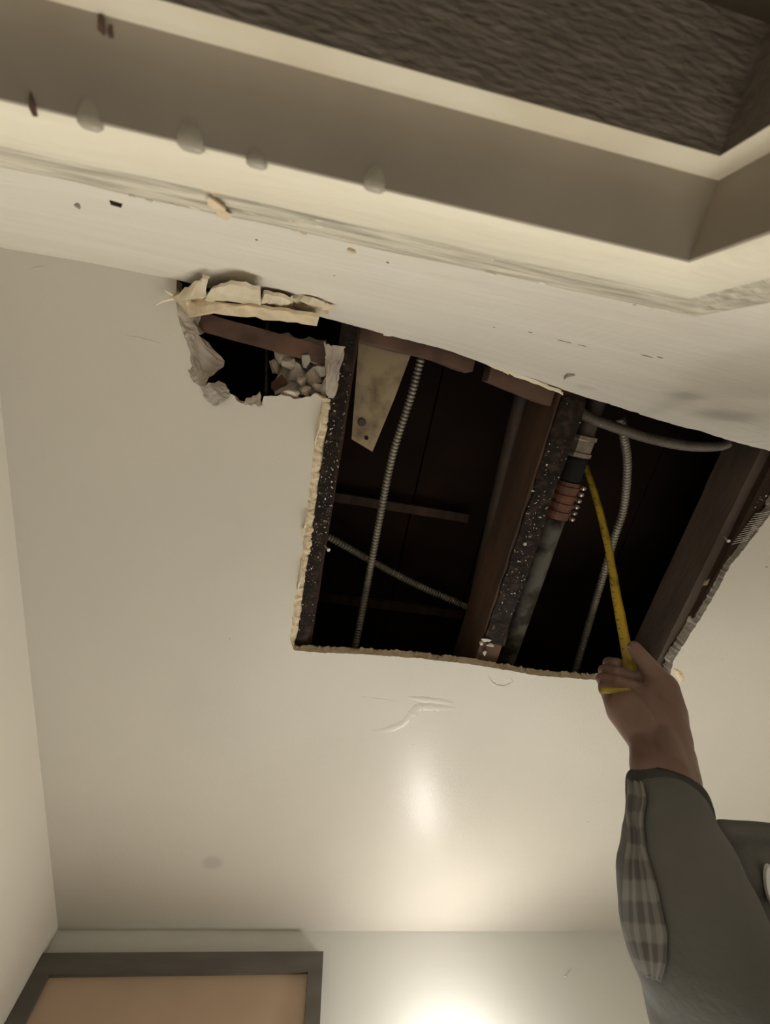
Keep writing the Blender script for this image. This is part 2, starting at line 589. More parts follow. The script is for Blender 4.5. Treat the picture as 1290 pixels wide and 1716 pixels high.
slab('wall_left', (X_LEFT - 0.1, -0.1, 0), (X_LEFT, Y_BACK + 0.1, ZC + 0.0), 'wall', 'pale side wall rising to the ceiling at the left')
bm = bmesh.new()
for lo, hi in (((X_LEFT - 0.1, 0), (FILL_WIN_X[0], ZC)), ((FILL_WIN_X[1], 0), (X_RIGHT + 0.1, ZC)), ((FILL_WIN_X[0], 0), (FILL_WIN_X[1], FILL_WIN_Z[0])), ((FILL_WIN_X[0], FILL_WIN_Z[1]), (FILL_WIN_X[1], ZC))):
    box(bm, (lo[0], Y_BACK, lo[1]), (hi[0], Y_BACK + 0.1, hi[1]))
tag(build('wall_back', bm, 'back_wall'), 'grey white back wall behind the dark framed panel', kind='structure')
slab('wall_right', (X_RIGHT, -0.2, 0), (X_RIGHT + 0.1, Y_BACK, ZC), 'wall', 'pale side wall at the far right beyond the person')
bm = bmesh.new()
wx, wz = FILL_WIN_X, FILL_WIN_Z
for lo, hi in (((wx[0] - .05, wz[0] - .05), (wx[0], wz[1] + .05)), ((wx[1], wz[0] - .05), (wx[1] + .05, wz[1] + .05)),
               ((wx[0], wz[1]), (wx[1], wz[1] + .05)), ((wx[0], wz[0] - .05), (wx[1], wz[0]))):
    box(bm, (lo[0], Y_BACK - 0.016, lo[1]), (hi[0], Y_BACK - 0.0005, hi[1]))
fill_win = tag(build('fill_window_1', bm, 'trim'), 'unseen white framed window added low in the back wall for fill light', kind='structure')
xm, zm = sum(wx) / 2, sum(wz) / 2
for k, (lo, hi) in enumerate((((wx[0], zm - .02), (wx[1], zm + .02)), ((xm - .012, wz[0]), (xm + .012, zm - .02)), ((xm - .012, zm + .02), (xm + .012, wz[1])))):
    bm = bmesh.new()
    box(bm, (lo[0], Y_BACK + 0.03, lo[1]), (hi[0], Y_BACK + 0.06, hi[1]))
    build('fill_window_bar', bm, 'trim', fill_win)
bm = bmesh.new()
box(bm, (wx[0] - .06, Y_BACK - 0.05, wz[0] - .07), (wx[1] + .06, Y_BACK + 0.02, wz[0] - .0505))
build('fill_window_sill', bm, 'trim', fill_win)
for x0, x1 in ((wx[0], xm - .012), (xm + .012, wx[1])):
    for z0, z1 in ((wz[0], zm - .02), (zm + .02, wz[1])):
        bm = bmesh.new()
        box(bm, (x0, Y_BACK + 0.042, z0), (x1, Y_BACK + 0.046, z1))
        build('pane', bm, 'pane', fill_win)
slab('floor', (X_LEFT - 0.1, -1.6, -0.05), (X_RIGHT + 0.1, Y_BACK + 0.1, 0), 'floor', 'brown tiled floor of the room')
# dim passage behind the doorway
bm = bmesh.new()
box(bm, (-0.62, -1.7, 0), (X_RIGHT + 0.1, -1.6, ZC))
box(bm, (-0.62, -1.6, 0), (-0.52, -0.1, ZC))
box(bm, (X_RIGHT, -1.6, 0), (X_RIGHT + 0.1, -0.15, ZC))
box(bm, (-0.62, -1.7, ZC), (X_RIGHT + 0.1, -0.12, ZC + 0.05))
tag(build('wall_passage', bm, 'hall'), 'unlit brown walls of the passage behind the doorway', kind='structure')

# ---- door casing: a moulded profile swept over the head and down the right leg with a mitre
prof = [(0.000, 0.002, 0), (0.000, 0.011, 0), (0.002, 0.0135, 0), (0.006, 0.0148, 0), (0.018, 0.0155, 0), (0.032, 0.0150, 0), (0.037, 0.0130, 0),
        (0.0395, 0.0115, 1), (0.043, 0.0125, 1), (0.048, 0.0112, 1), (0.052, 0.0122, 1), (0.058, 0.0110, 1), (0.063, 0.0118, 1),
        (0.069, 0.0105, 1), (0.074, 0.0100, 0), (0.079, 0.0075, 0), (0.082, 0.000, 0)]


def sweep(bm, prof, seglen=0.012, wob=0.0006):
    cols = []
    path = []
    x = DOOR_L
    while x < DOOR_R - 0.004:
        path.append(('h', x))
        x += seglen
    path.append(('c', 0))
    z = DOOR_H - 0.02
    while z > -0.2:
        path.append(('v', z))
        z -= seglen * 1.5
    path += [('v', -0.8), ('v', -CZ)]
    for kind, val in path:
        col = []
        for k, (w, p, mi) in enumerate(prof):
            if kind == 'h': X, Z = val, DOOR_H + w
            elif kind == 'c': X, Z = DOOR_R + w, DOOR_H + w
            else: X, Z = DOOR_R + w, val
            nn = noise.noise(Vector((X * 30, Z * 30, k * 1.7))) * wob
            col.append(bm.verts.new((X, near_low(X) + p + nn, CZ + Z + nn)))
        cols.append(col)
    for a, c in zip(cols, cols[1:]):
        for k in range(len(prof) - 1):
            f = bm.faces.new((a[k], c[k], c[k + 1], a[k + 1]))
            f.material_index = prof[k][2]
            f.smooth = True


bm = bmesh.new()
sweep(bm, prof)
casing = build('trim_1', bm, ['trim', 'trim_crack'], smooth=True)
tag(casing, 'cream moulded door casing with cracked paint overhead', kind='structure')


# ---- jamb lining and stop, L-shaped in elevation
def lining(name, inner, y0, y1, m, label, outer_off=0.0, under=None, bev=0.0):
    """A strip round the opening: its inner face lies `inner` inside the opening."""
    bm = bmesh.new()
    L0 = [(DOOR_L, DOOR_H - inner), (DOOR_R - inner, DOOR_H - inner), (DOOR_R - inner, -CZ)]
    L1 = [(DOOR_L, DOOR_H + outer_off), (DOOR_R + outer_off, DOOR_H + outer_off), (DOOR_R + outer_off, -CZ)]
    rowsv = []
    for y in (y0, y1):
        rowsv.append([[bm.verts.new((px_, y - 0.033 * px_, CZ + pz)) for (px_, pz) in Lx] for Lx in (L0, L1)])
    (f0, f1), (b0, b1) = rowsv
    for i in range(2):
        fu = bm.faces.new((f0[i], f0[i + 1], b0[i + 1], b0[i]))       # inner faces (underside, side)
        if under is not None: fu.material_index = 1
        bm.faces.new((f1[i], b1[i], b1[i + 1], f1[i + 1]))
        bm.faces.new((f0[i], f1[i], f1[i + 1], f0[i + 1]))
        bm.faces.new((b0[i], b0[i + 1], b1[i + 1], b1[i]))
    bm.faces.new((f0[0], b0[0], b1[0], f1[0]))
    bm.faces.new((f0[2], f1[2], b1[2], b0[2]))
    if bev:
        es = [e for e in bm.edges if len(e.link_faces) == 2 and abs(e.calc_face_angle(0) - math.pi / 2) < 0.3
              and all(v in f0 + b0 for v in e.verts)]
        bmesh.ops.bevel(bm, geom=es, offset=bev, segments=3, affect='EDGES')
    return tag(build(name, bm, m, smooth=False), label, kind='structure')


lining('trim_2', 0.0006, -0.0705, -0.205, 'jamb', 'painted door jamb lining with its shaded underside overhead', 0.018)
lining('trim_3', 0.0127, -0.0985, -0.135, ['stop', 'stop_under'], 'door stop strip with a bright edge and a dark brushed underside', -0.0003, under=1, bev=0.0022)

# paint drips, chips and gouges on the casing and jamb: each its own small piece
for (px, py, w, h_) in ((150, 196, 0.0070, 0.0130), (320, 230, 0.0082, 0.0150), (430, 268, 0.0062, 0.0090), (628, 302, 0.0075, 0.0130)):
    c = at(px, py, DOOR_H)
    bm = bmesh.new()
    rr = [(0.0, 0.02), (0.15, 0.25), (0.32, 0.52), (0.52, 0.80), (0.72, 1.0), (0.90, 0.95), (1.0, 0.55), (1.01, 0.02)]
    ringv = []
    for t, q in rr:
        ringv.append([bm.verts.new((c.x + math.cos(a) * w * q * 0.62, c.y - h_ * 0.62 + h_ * t * 0.9, c.z + 0.0004 - max(0, math.sin(a)) * 0.0022 * q))
                      for a in (math.pi * k / 8 for k in range(9))])
    for a, c2 in zip(ringv, ringv[1:]):
        for k in range(8):
            bm.faces.new((a[k], a[k + 1], c2[k + 1], c2[k]))
    build('paint_drip', bm, 'drip', bpy.data.objects['trim_2'], smooth=True)
for nm, px, py, sx, sy, m_ in (('paint_chip', 350, 318, 0.0055, 0.006, 'plaster'), ('paint_chip', 362, 343, 0.0055, 0.008, 'plaster'),
                               ('paint_chip', 374, 360, 0.0055, 0.005, 'plaster'), ('paint_chip', 588, 421, 0.0035, 0.0016, 'plaster'),
                               ('paint_chip', 172, 40, 0.0016, 0.0040, 'red_board'), ('paint_chip', 186, 52, 0.0011, 0.0026, 'red_board'),
                               ('gouge', 55, 178, 0.0014, 0.0045, 'red_board'), ('gouge', 195, 342, 0.004, 0.0010, 'tar'), ('gouge', 130, 345, 0.002, 0.001, 'grey_plaster')):
    d = ray(px, py)
    yy = -0.0665 - 0.033 * 0 if py > 150 and nm == 'paint_chip' or py > 300 else None
    if yy is None:
        c = at(px, py, DOOR_H - 0.0006)
    else:
        x0 = 0
        for _ in range(4):
            pln = near_low(x0) + 0.0140
            s = pln / d.y
            x0 = d.x * s
        c = Vector((d.x * s, d.y * s, d.z * s + CZ))
    bm = bmesh.new()
    chunk(bm, c, (sx, 0.0016 if yy is not None else sy, sy if yy is not None else 0.0012), px)
    build(nm, bm, m_, casing)

# ------------------------------------------------------------------ framed panel in the corner of the back wall
FX0, FX1, FZ1, FZ0 = -0.5185, 0.162, CZ + 0.604, CZ + 0.12
RW = 0.037
fp = empty('framed_panel', (0, Y_BACK - 0.012, FZ0))
tag(fp, 'dark wooden framed tan panel on the back wall in the corner', 'framed panel')


def rail(pts):
    bm = bmesh.new()
    prism(bm, [(x_, Y_BACK - 0.001, z_) for x_, z_ in pts], Vector((0, -0.024, 0)))
    return build('frame_rail', bm, 'frame_wood', fp, bevel=0.002)


rail([(FX0, FZ1), (FX1, FZ1), (FX1 - RW, FZ1 - RW), (FX0 + RW, FZ1 - RW)])
rail([(FX1, FZ1), (FX1, FZ0), (FX1 - RW, FZ0 + RW), (FX1 - RW, FZ1 - RW)])
rail([(FX1, FZ0), (FX0, FZ0), (FX0 + RW, FZ0 + RW), (FX1 - RW, FZ0 + RW)])
rail([(FX0, FZ0), (FX0, FZ1), (FX0 + RW, FZ1 - RW), (FX0 + RW, FZ0 + RW)])
bm = bmesh.new()
box(bm, (FX0 + RW - 0.002, Y_BACK - 0.012, FZ0 + RW - 0.002), (FX1 - RW + 0.002, Y_BACK - 0.002, FZ1 - RW + 0.002))
tag(build('panel', bm, 'panel', fp), 'plain tan board inside the frame')

# ------------------------------------------------------------------ wall lamp that lights the room
def lathe(bm, c, axis, prof_, sides=24):
    axis = Vector(axis).normalized()
    x = axis.orthogonal().normalized()
    y = axis.cross(x)
    rings = [[bm.verts.new(Vector(c) + axis * t + (x * math.cos(a) + y * math.sin(a)) * max(rr_, 1e-5))
              for a in (2 * math.pi * k / sides for k in range(sides))] for t, rr_ in prof_]
    for a, c2 in zip(rings, rings[1:]):
        for k in range(sides):
            bm.faces.new((a[k], a[(k + 1) % sides], c2[(k + 1) % sides], c2[k]))
    bm.faces.new(rings[0][::-1])
    bm.faces.new(rings[-1])


for P, gm, lab in ((LAMP, 'glass', 'lit globe wall lamp on the back wall beside the framed panel'),):
    wl = empty('wall_lamp', (P.x, Y_BACK, P.z - 0.08))
    tag(wl, lab, 'lamp')
    bm = bmesh.new()
    lathe(bm, (P.x, Y_BACK, P.z - 0.085), (0, -1, 0), [(0.0, 0.045), (0.012, 0.045), (0.018, 0.038), (0.022, 0.012)])
    build('backplate', bm, 'metal', wl, True)
    bm = bmesh.new()
    tube(bm, spline([(P.x, Y_BACK - 0.02, P.z - 0.085), (P.x, Y_BACK - 0.07, P.z - 0.095), (P.x, P.y, P.z - 0.085), (P.x, P.y, P.z - 0.05)], 6), 0.007)
    build('arm', bm, 'metal', wl, True)
    bm = bmesh.new()
    lathe(bm, P, (0, 0, 1), [(0.036 * -math.cos(a), 0.036 * math.sin(a)) for a in (math.pi * k / 14 for k in range(15))])
    build('globe', bm, gm, wl, True)

# ------------------------------------------------------------------ the cavity above the ceiling
ZJ = H + THICK                      # undersides of the joists
dark = empty('subfloor', (0.4, 0.3, CZ + 0.9))
tag(dark, 'dark subfloor boards at the top of the ceiling cavity', kind='structure')
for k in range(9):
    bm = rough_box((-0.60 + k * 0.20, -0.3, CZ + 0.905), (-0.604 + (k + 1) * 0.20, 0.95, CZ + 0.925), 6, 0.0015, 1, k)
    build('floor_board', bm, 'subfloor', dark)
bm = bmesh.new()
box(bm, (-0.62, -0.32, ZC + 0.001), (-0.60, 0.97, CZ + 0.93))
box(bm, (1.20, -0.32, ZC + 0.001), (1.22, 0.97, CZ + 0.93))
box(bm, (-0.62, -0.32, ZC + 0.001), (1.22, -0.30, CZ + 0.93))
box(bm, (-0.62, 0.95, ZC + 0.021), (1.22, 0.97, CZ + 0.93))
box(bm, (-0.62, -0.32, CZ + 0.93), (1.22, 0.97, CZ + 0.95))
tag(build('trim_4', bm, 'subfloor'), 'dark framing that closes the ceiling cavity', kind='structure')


def crumbs(name, region, n, zs, parent, seed, smin=0.0008, smax=0.0026, m='white_crumb'):
    """Plaster crumbs clinging to an underside; too small to pick apart."""
    rn = random.Random(seed)
    bm = bmesh.new()
    for i in range(n):
        p = region(rn)
        s = rn.uniform(smin, smax) * (1.6 if rn.random() < 0.1 else 1)
        d = [Vector((rn.gauss(0, 1), rn.gauss(0, 1), rn.gauss(0, 1))).normalized() * s for _ in range(4)]
        vs = [bm.verts.new(p + q) for q in d]
        for t in ((0, 1, 2), (0, 2, 3), (0, 3, 1), (1, 3, 2)):
            bm.faces.new([vs[j] for j in t])
    return tag(build(name, bm, m, parent), kind='stuff')


def nail(px, py, z, parent, lean=(0.2, -0.1), ln=0.02):
    c = at(px, py, z)
    bm = bmesh.new()
    ax = Vector((lean[0], lean[1], 1)).normalized()
    lathe(bm, c, ax, [(0, 0.0030), (0.0012, 0.0036), (0.0018, 0.0034), (0.002, 0.0014), (ln, 0.0012)], 10)
    build('nail', bm, 'steel', parent, False)


# left joist
jl = empty('ceiling_joist', (-0.012, 0.2, CZ + ZJ))
tag(jl, 'tar-blackened joist speckled with plaster crumbs along the left edge of the hole', 'joist', 'ceiling joists')
build('beam', rough_box((-0.030, -0.28, CZ + ZJ + 0.003), (0.002, 0.93, CZ + ZJ + 0.14), 40, 0.0016, 1, 1), 'joist', jl)
build('tar_layer', rough_box((-0.029, -0.10, CZ + ZJ - 0.004), (-0.003, 0.53, CZ + ZJ + 0.004), 60, 0.0035, 1, 2), 'tar', jl)
crumbs('crumb', lambda g: Vector((g.uniform(-0.032, 0.0), g.triangular(-0.07, 0.50, 0.15), CZ + ZJ - g.uniform(0.003, 0.006))), 260, 0, jl, 5)
nail(551, 922, ZJ - 0.02, jl, (-0.5, 0.0), 0.022)

# middle joist
jm = empty('ceiling_joist', (0.39, 0.2, CZ + ZJ))
tag(jm, 'brown sided joist with a crusty black underside crossing the middle of the hole', 'joist', 'ceiling joists')
build('beam', rough_box((0.362, -0.28, CZ + ZJ), (0.412, 0.93, CZ + ZJ + 0.115), 40, 0.0018, 1, 3), 'joist_brown', jm)
build('tar_layer', rough_box((0.366, -0.05, CZ + ZJ - 0.006), (0.411, 0.47, CZ + ZJ + 0.002), 60, 0.0045, 1, 4), 'tar', jm)
crumbs('crumb', lambda g: Vector((g.uniform(0.366, 0.412), g.triangular(-0.05, 0.47, 0.2), CZ + ZJ - g.uniform(0.006, 0.009))), 150, 0, jm, 6)
nail(880, 912, ZJ - 0.012, jm, (0.1, 0.2), 0.02)
bm = bmesh.new()
for i, (px, py, sx, sy) in enumerate(((815, 1072, 0.012, 0.007), (822, 1082, 0.010, 0.007), (812, 1094, 0.006, 0.008), (806, 1078, 0.006, 0.006))):
    chunk(bm, at(px, py, ZJ - 0.006), (sx, sy, 0.005), 40 + i)
build('plaster_lump', bm, 'white_crumb', jm)
bm = bmesh.new()
chunk(bm, at(826, 1050, ZJ - 0.004), (0.006, 0.016, 0.004), 77)
build('bare_wood_patch', bm, 'red_board', jm)

# right joist with a nailing strip
jr = empty('ceiling_joist', (0.83, 0.2, CZ + ZJ))
tag(jr, 'wide grey-brown joist along the right edge of the hole beside the hand', 'joist', 'ceiling joists')
build('beam', rough_box((0.800, -0.28, CZ + ZJ + 0.004), (0.842, 0.93, CZ + ZJ + 0.080), 40, 0.0014, 1, 7), 'joist_right', jr)
build('nailing_strip', rough_box((0.822, -0.06, CZ + ZJ - 0.008), (0.848, 0.60, CZ + ZJ + 0.006), 40, 0.002, 1, 8), 'joist', jr)
build('tar_layer', rough_box((0.842, -0.04, CZ + ZJ - 0.003), (0.872, 0.55, CZ + ZJ + 0.010), 50, 0.003, 1, 9), 'tar', jr)
crumbs('crumb', lambda g: Vector((g.uniform(0.826, 0.866), g.uniform(0.0, 0.5), CZ + ZJ - g.uniform(0.007, 0.010))), 110, 0, jr, 8)
nail(1221, 907, ZJ - 0.016, jr, (0.3, -0.2), 0.02)
bm = bmesh.new()
chunk(bm, at(1182, 975, ZJ - 0.01), (0.006, 0.012, 0.006), 91)
build('wood_chip', bm, 'pale_board', jr)
# row of wire staples from the old metal lath
for k in range(13):
    a = at(1236 + k * 3.2 - 10, 912 - k * 4.2, H + 0.008)
    d = at(1256 + k * 3.2 - 4, 905 - k * 4.0, H - 0.001)
    bm = bmesh.new()
    tube(bm, [a, (a + d) / 2 + Vector((0, 0, -0.001)), d], 0.0007, 5)
    build('lath_wire', bm, 'steel', jr)

# dark iron pipe left of the middle joist
bm = bmesh.new()
tube(bm, resample([at(884, 640, 0.83), at(868, 700, 0.83), at(800, 1000, 0.83), at(775, 1120, 0.83)], 0.03), 0.020, 14)
tag(build('iron_pipe', bm, 'iron', smooth=True), 'dark iron pipe running behind the middle joist on its left', 'pipe')

# drain pipe right of the middle joist, with clamp coupling and steel fitting
ZP = 0.735
def along(y, z=ZP, xo=0.0): return Vector((0.470 + xo, y, CZ + z))
dp = empty('drain_pipe', along(0.3))
tag(dp, 'stained grey drain pipe with rusty copper coupling and black rubber sleeve', 'pipe')
bm = bmesh.new()
tube(bm, [along(0.18 + 0.02 * k) for k in range(24)], 0.021, 18)
build('pipe', bm, 'galv', dp, True)
bm = bmesh.new()
pp = [along(0.105 + 0.0015 * k) for k in range(54)]
tube(bm, pp, lambda i, s: 0.0250 + (0.0022 if (i // 6) % 2 else 0), 20)
cl = tag(build('clamp_coupling', bm, 'copper', dp, False), 'rusty copper banded coupling')
for k in range(6):
    bm = bmesh.new()
    lathe(bm, along(0.112 + 0.0135 * k, ZP - 0.012, 0.027), (0.4, 0, -1), [(0, 0.005), (0.006, 0.005), (0.0085, 0.003)], 8)
    build('clamp_screw', bm, 'chrome', cl)
bm = bmesh.new()
tube(bm, [along(0.052 + 0.006 * k) for k in range(10)], lambda i, s: 0.0235 if 0 < i < 9 else 0.021, 18)
tag(build('rubber_sleeve', bm, 'rubber', dp, True), 'black rubber sleeve')
bm = bmesh.new()
lathe(bm, along(0.008), (0, 1, 0), [(0, 0.020), (0.003, 0.0265), (0.010, 0.0265), (0.012, 0.0235), (0.034, 0.0235), (0.036, 0.0265), (0.043, 0.0265), (0.046, 0.021)], 8)
tag(build('hex_fitting', bm, 'chrome', dp, False, 0.0012), 'faceted steel fitting')
bm = bmesh.new()
tube(bm, [along(-0.12 + 0.02 * k) for k in range(8)], 0.019, 16)
build('pipe', bm, 'iron', dp, True)

# armoured cables and the grey conduit
def cable(name, pts, rad, label, m='cable', group='armoured cables in the cavity', pitch=0.0075):
    o = build(name, armoured(pts, rad, pitch), m, smooth=True)
    return tag(o, label, 'cable', group)


cable('armoured_cable', [at(px, py, z) for px, py, z in ((718, 560, 0.78), (708, 590, 0.78), (688, 665, 0.785), (657, 765, 0.79), (634, 880, 0.79), (618, 965, 0.79), (605, 1035, 0.785), (592, 1100, 0.78))],
      0.0082, 'ribbed steel armoured cable hanging straight down the left half of the hole')
cable('armoured_cable', [at(px, py, z) for px, py, z in ((520, 885, 0.85), (560, 905, 0.85), (622, 940, 0.855), (690, 976, 0.86), (755, 1005, 0.87), (800, 1025, 0.885))],
      0.0088, 'ribbed steel armoured cable slanting across the lower left of the hole')
cable('armoured_cable', [at(px, py, z) for px, py, z in ((1040, 700, 0.74), (1045, 728, 0.75), (1051, 780, 0.77), (1045, 850, 0.79), (1028, 905, 0.80), (1000, 1000, 0.81), (975, 1085, 0.815), (962, 1130, 0.815))],
      0.0085, 'curved ribbed steel cable hanging just right of the yellow tape')
cable('grey_conduit', [at(px, py, z) for px, py, z in ((965, 684, 0.715), (985, 698, 0.715), (1030, 716, 0.712), (1090, 735, 0.710), (1150, 747, 0.708), (1200, 748, 0.708), (1222, 742, 0.710))],
      0.0095, 'grey flexible conduit along the broken wall edge at upper right', 'hose', None, 0.004)

# boards
bm = rough_box((0.002, near_top(0) - 0.02, CZ + ZJ + 0.006), (0.20, near_top(0) + 0.020, CZ + ZJ + 0.05), 24, 0.0025, 0, 11)
bm.transform(Matrix.Translation((0, 0, 0)) )
for v in bm.verts:
    v.co.y += near_top(v.co.x) - near_top(0) - 0.004
tag(build('nailer_board', bm, 'red_board'), 'reddish nailer board along the top edge between left and middle joists', 'board')
pbz = 0.735
bm = bmesh.new()
q = [at(603, 545, pbz), at(692, 565, pbz), at(690, 590, pbz), at(660, 670, pbz), at(624, 757, pbz), at(589, 736, pbz)]
prism(bm, q, Vector((0, 0, 0.03)))
pb = build('pale_board', bm, 'pale_board', bevel=0.0015)
tag(pb, 'pale water-stained wooden board with a bolt beside the left joist', 'board')
bm = bmesh.new()
lathe(bm, at(606, 708, pbz - 0.003), (0, 0, 1), [(0, 0.006), (0.002, 0.008), (0.006, 0.008)], 12)
build('bolt', bm, 'iron', pb)
bm = bmesh.new()
lathe(bm, at(614, 734, pbz - 0.001), (0, 0, 1), [(0, 0.004), (0.003, 0.004)], 10)
build('bolt_hole', bm, 'rubber', pb)
bm = rough_box((0.232, 0, CZ + 0.685), (0.358, 0.024, CZ + 0.72), 12, 0.002, 0, 13)
for v in bm.verts:
    v.co.y += near_top(v.co.x) + 0.004 - 0.05 * (0.36 - v.co.x)
tag(build('blocking_board', bm, 'red_board'), 'short brown blocking board at the top of the middle joist', 'board')
# faint cross bridging far up in the cavity
for i, (a, c, lab) in enumerate((((555, 825), (790, 850), 'dim strap of wood crossing high in the left cavity'),
                                 ((530, 995), (780, 1015), 'dim lower strap of wood crossing near the cables'))):
    p, q_ = at(*a, 0.88), at(*c, 0.88)
    bm = rough_box((p.x - 0.03, p.y, p.z), (q_.x, p.y + 0.022, p.z + 0.012), 10, 0.001, 0, 15 + i)
    tag(build('bridging_strap', bm, 'joist'), lab, 'strap')

# ------------------------------------------------------------------ the small torn hole: board, rubble, curled paper
bm = rough_box((-0.262, 0, CZ + 0.682), (-0.034, 0.028, CZ + 0.715), 20, 0.002, 0, 21)
for v in bm.verts:
    v.co.y += -0.060 + 0.10 * (v.co.x + 0.26) * 0.6
tag(build('lath_board', bm, 'red_board'), 'reddish brown board showing inside the small torn hole', 'board')
rub = [(476, 592, .020, .022, .700), (505, 585, .020, .016, .706), (536, 603, .024, .015, .694), (498, 626, .018, .018, .690), (526, 632, .018, .016, .688),
       (468, 645, .016, .020, .697), (549, 648, .013, .018, .676), (490, 659, .017, .008, .664), (514, 655, .012, .010, .672), (552, 612, .012, .020, .680),
       (485, 610, .014, .012, .690), (540, 622, .014, .012, .682), (478, 570, .016, .014, .712), (513, 606, .010, .013, .684), (532, 648, .010, .010, .676),
       (462, 612, .012, .016, .704), (507, 640, .010, .012, .678)]
for i, (px, py, sx, sy, z) in enumerate(rub):
    bm = bmesh.new()
    chunk(bm, at(px, py, z), (sx, sy, 0.009), 200 + i, n=18)
    build('plaster_chunk', bm, 'white_crumb' if i == 7 else ('red_board' if i == 5 else ('paper', 'grey_plaster')[i % 2]), ceiling)


def flap(pxs, name, m, jag, seed, thick=0.0025):
    """pxs: rows of (px, py, z)."""
    rows_ = []
    for row in pxs:
        fine = spline([at(*p) for p in row], 4)
        rows_.append(fine)
    # subdivide between rows
    full = []
    for a, c in zip(rows_, rows_[1:]):
        for k in range(4):
            full.append([p.lerp(q2, k / 4) for p, q2 in zip(a, c)])
    full.append(rows_[-1])
    return sheet(name, full, m, ceiling, thick, jag, seed)


# curled grey paper down the left rim and along the bottom rim of the small hole
flap([[(296, 508, H), (300, 535, H), (308, 560, H)], [(318, 505, H + .012), (326, 538, H + .014), (334, 560, H + .012)], [(338, 512, H + .022), (334, 545, H + .028), (341, 556, H + .026)]], 'paper_flap', 'paper', 0.0016, 1)
flap([[(308, 558, H), (316, 585, H), (322, 612, H)], [(325, 556, H + .010), (332, 590, H + .012), (338, 640, H + .010)], [(336, 568, H + .022), (372, 600, H + .026), (374, 616, H + .022)]], 'paper_flap', 'paper', 0.0016, 2)
flap([[(316, 622, H), (326, 640, H), (340, 650, H)], [(330, 610, H + .008), (338, 622, H + .01), (352, 630, H + .012)]], 'paper_flap', 'paper', 0.0016, 3)
flap([[(338, 648, H), (346, 668, H), (362, 680, H)], [(350, 644, H - .006), (362, 655, H - .01), (372, 672, H - .008)], [(368, 640, H + .004), (382, 652, H + .002), (384, 664, H)]], 'paper_flap', 'grey_plaster', 0.0016, 4)
flap([[(408, 677, H), (425, 680, H), (440, 681, H)], [(414, 668, H + .006), (428, 664, H + .008), (436, 658, H + .008)]], 'paper_flap', 'paper', 0.0016, 5)
flap([[(545, 660, H + .004), (556, 668, H + .002), (560, 650, H + .004)], [(548, 610, H + .004), (560, 615, H), (570, 612, H + .004)], [(544, 574, H + .004), (560, 580, H), (578, 578, H + .004)]], 'paper_flap', 'paper', 0.0022, 6)

flap([[(462, 662, .690), (505, 664, .688), (548, 662, .690)], [(466, 615, .712), (508, 612, .716), (550, 612, .708)], [(472, 568, .720), (510, 566, .722), (548, 572, .716)]], 'paper_flap', 'grey_plaster', 0.003, 12)
# big cream flap hanging along the top of the small hole
def on_wall(px, py, out=0.0):
    """Point on the bowed face of the near wall, stood off it by `out`."""
    d = ray(px, py)
    t = -0.085 / d.y
    for _ in range(12):
        p = d * t
        q = max(0.0, min(1.0, (p.z - 0.26) / (H - 0.26)))
        y = near_low(p.x) + (near_top(p.x) - near_low(p.x)) * q + out
        t = y / d.y
    p = d * t
    return Vector((p.x, p.y, p.z + CZ))


def wall_flap(low, high, m, seed, out=0.012, thick=0.004, jag=0.0012):
    """Broken plasterboard folded down over the top of the wall."""
    lo = spline([at(px, py, H - 0.003) for px, py in low], 5)
    hi = spline([on_wall(px, py, out) for px, py in high], 5)
    rows_ = []
    for k in range(6):
        t = k / 5
        rows_.append([a_.lerp(b_, t) + Vector((0, 0.010, -0.004)) * math.sin(math.pi * t) for a_, b_ in zip(lo, hi)])
    return sheet('drywall_flap', rows_, m, ceiling, thick, jag, seed)


wall_flap([(290, 498), (320, 500), (352, 494)], [(306, 484), (328, 472), (347, 467)], 'cream_paper', 7, 0.010)
wall_flap([(345, 497), (392, 502), (442, 505)], [(352, 482), (395, 477), (436, 488)], 'cream_paper', 8, 0.014)
wall_flap([(300, 503), (400, 515), (470, 523), (530, 529)], [(306, 498), (400, 507), (470, 516), (534, 524)], 'plaster', 9, 0.016, 0.004, 0.0016)
wall_flap([(432, 508), (462, 514), (494, 520)], [(440, 493), (466, 497), (490, 503)], 'cream_paper', 10, 0.008, 0.004, 0.0018)
for i, (px, py, sx, sy, out) in enumerate(((505, 510, .013, .010, .004), (524, 506, .014, .010, .005), (543, 512, .013, .009, .004), (498, 500, .010, .007, .003), (478, 503, .010, .006, .004), (535, 520, .012, .008, .005))):
    bm = bmesh.new()
    chunk(bm, on_wall(px, py, out), (sx, 0.006, sy), 300 + i, n=22)
    build('plaster_chunk', bm, 'cream_paper' if i % 2 else 'plaster', ceiling)
# two splinters of paper poking out to the left
for i, pts in enumerate((((312, 502, H - .004), (292, 500, H - .010), (272, 505, H - .012), (262, 511, H - .010)), ((296, 495, H - .004), (286, 492, H - .014), (276, 486, H - .020)))):
    bm = bmesh.new()
    pp = spline([at(*p) for p in pts], 5)
    tube(bm, pp, lambda k, s, n_=len(pp): 0.0032 * (1 - k / n_) + 0.0006, 6)
    build('paper_splinter', bm, 'cream_paper', ceiling)
# loose fibres on the left rim of the large hole, each casting a shadow on the ceiling
for i, (a, c, tip) in enumerate((((527, 745), (540, 672), (536, 712, H - .018)), ((508, 900), (515, 850), (512, 880, H - .016)), ((498, 990), (505, 935), (505, 965, H - .014)))):
    flap([[(*a, H), ((a[0] + c[0]) / 2, (a[1] + c[1]) / 2, H), (*c, H)], [(a[0] + 3, a[1] - 12, H - .008), (tip[0], tip[1], tip[2]), (c[0], c[1] + 14, H - .008)]], 'paper_flap', 'cream_paper', 0.001, 20 + i, 0.0015)
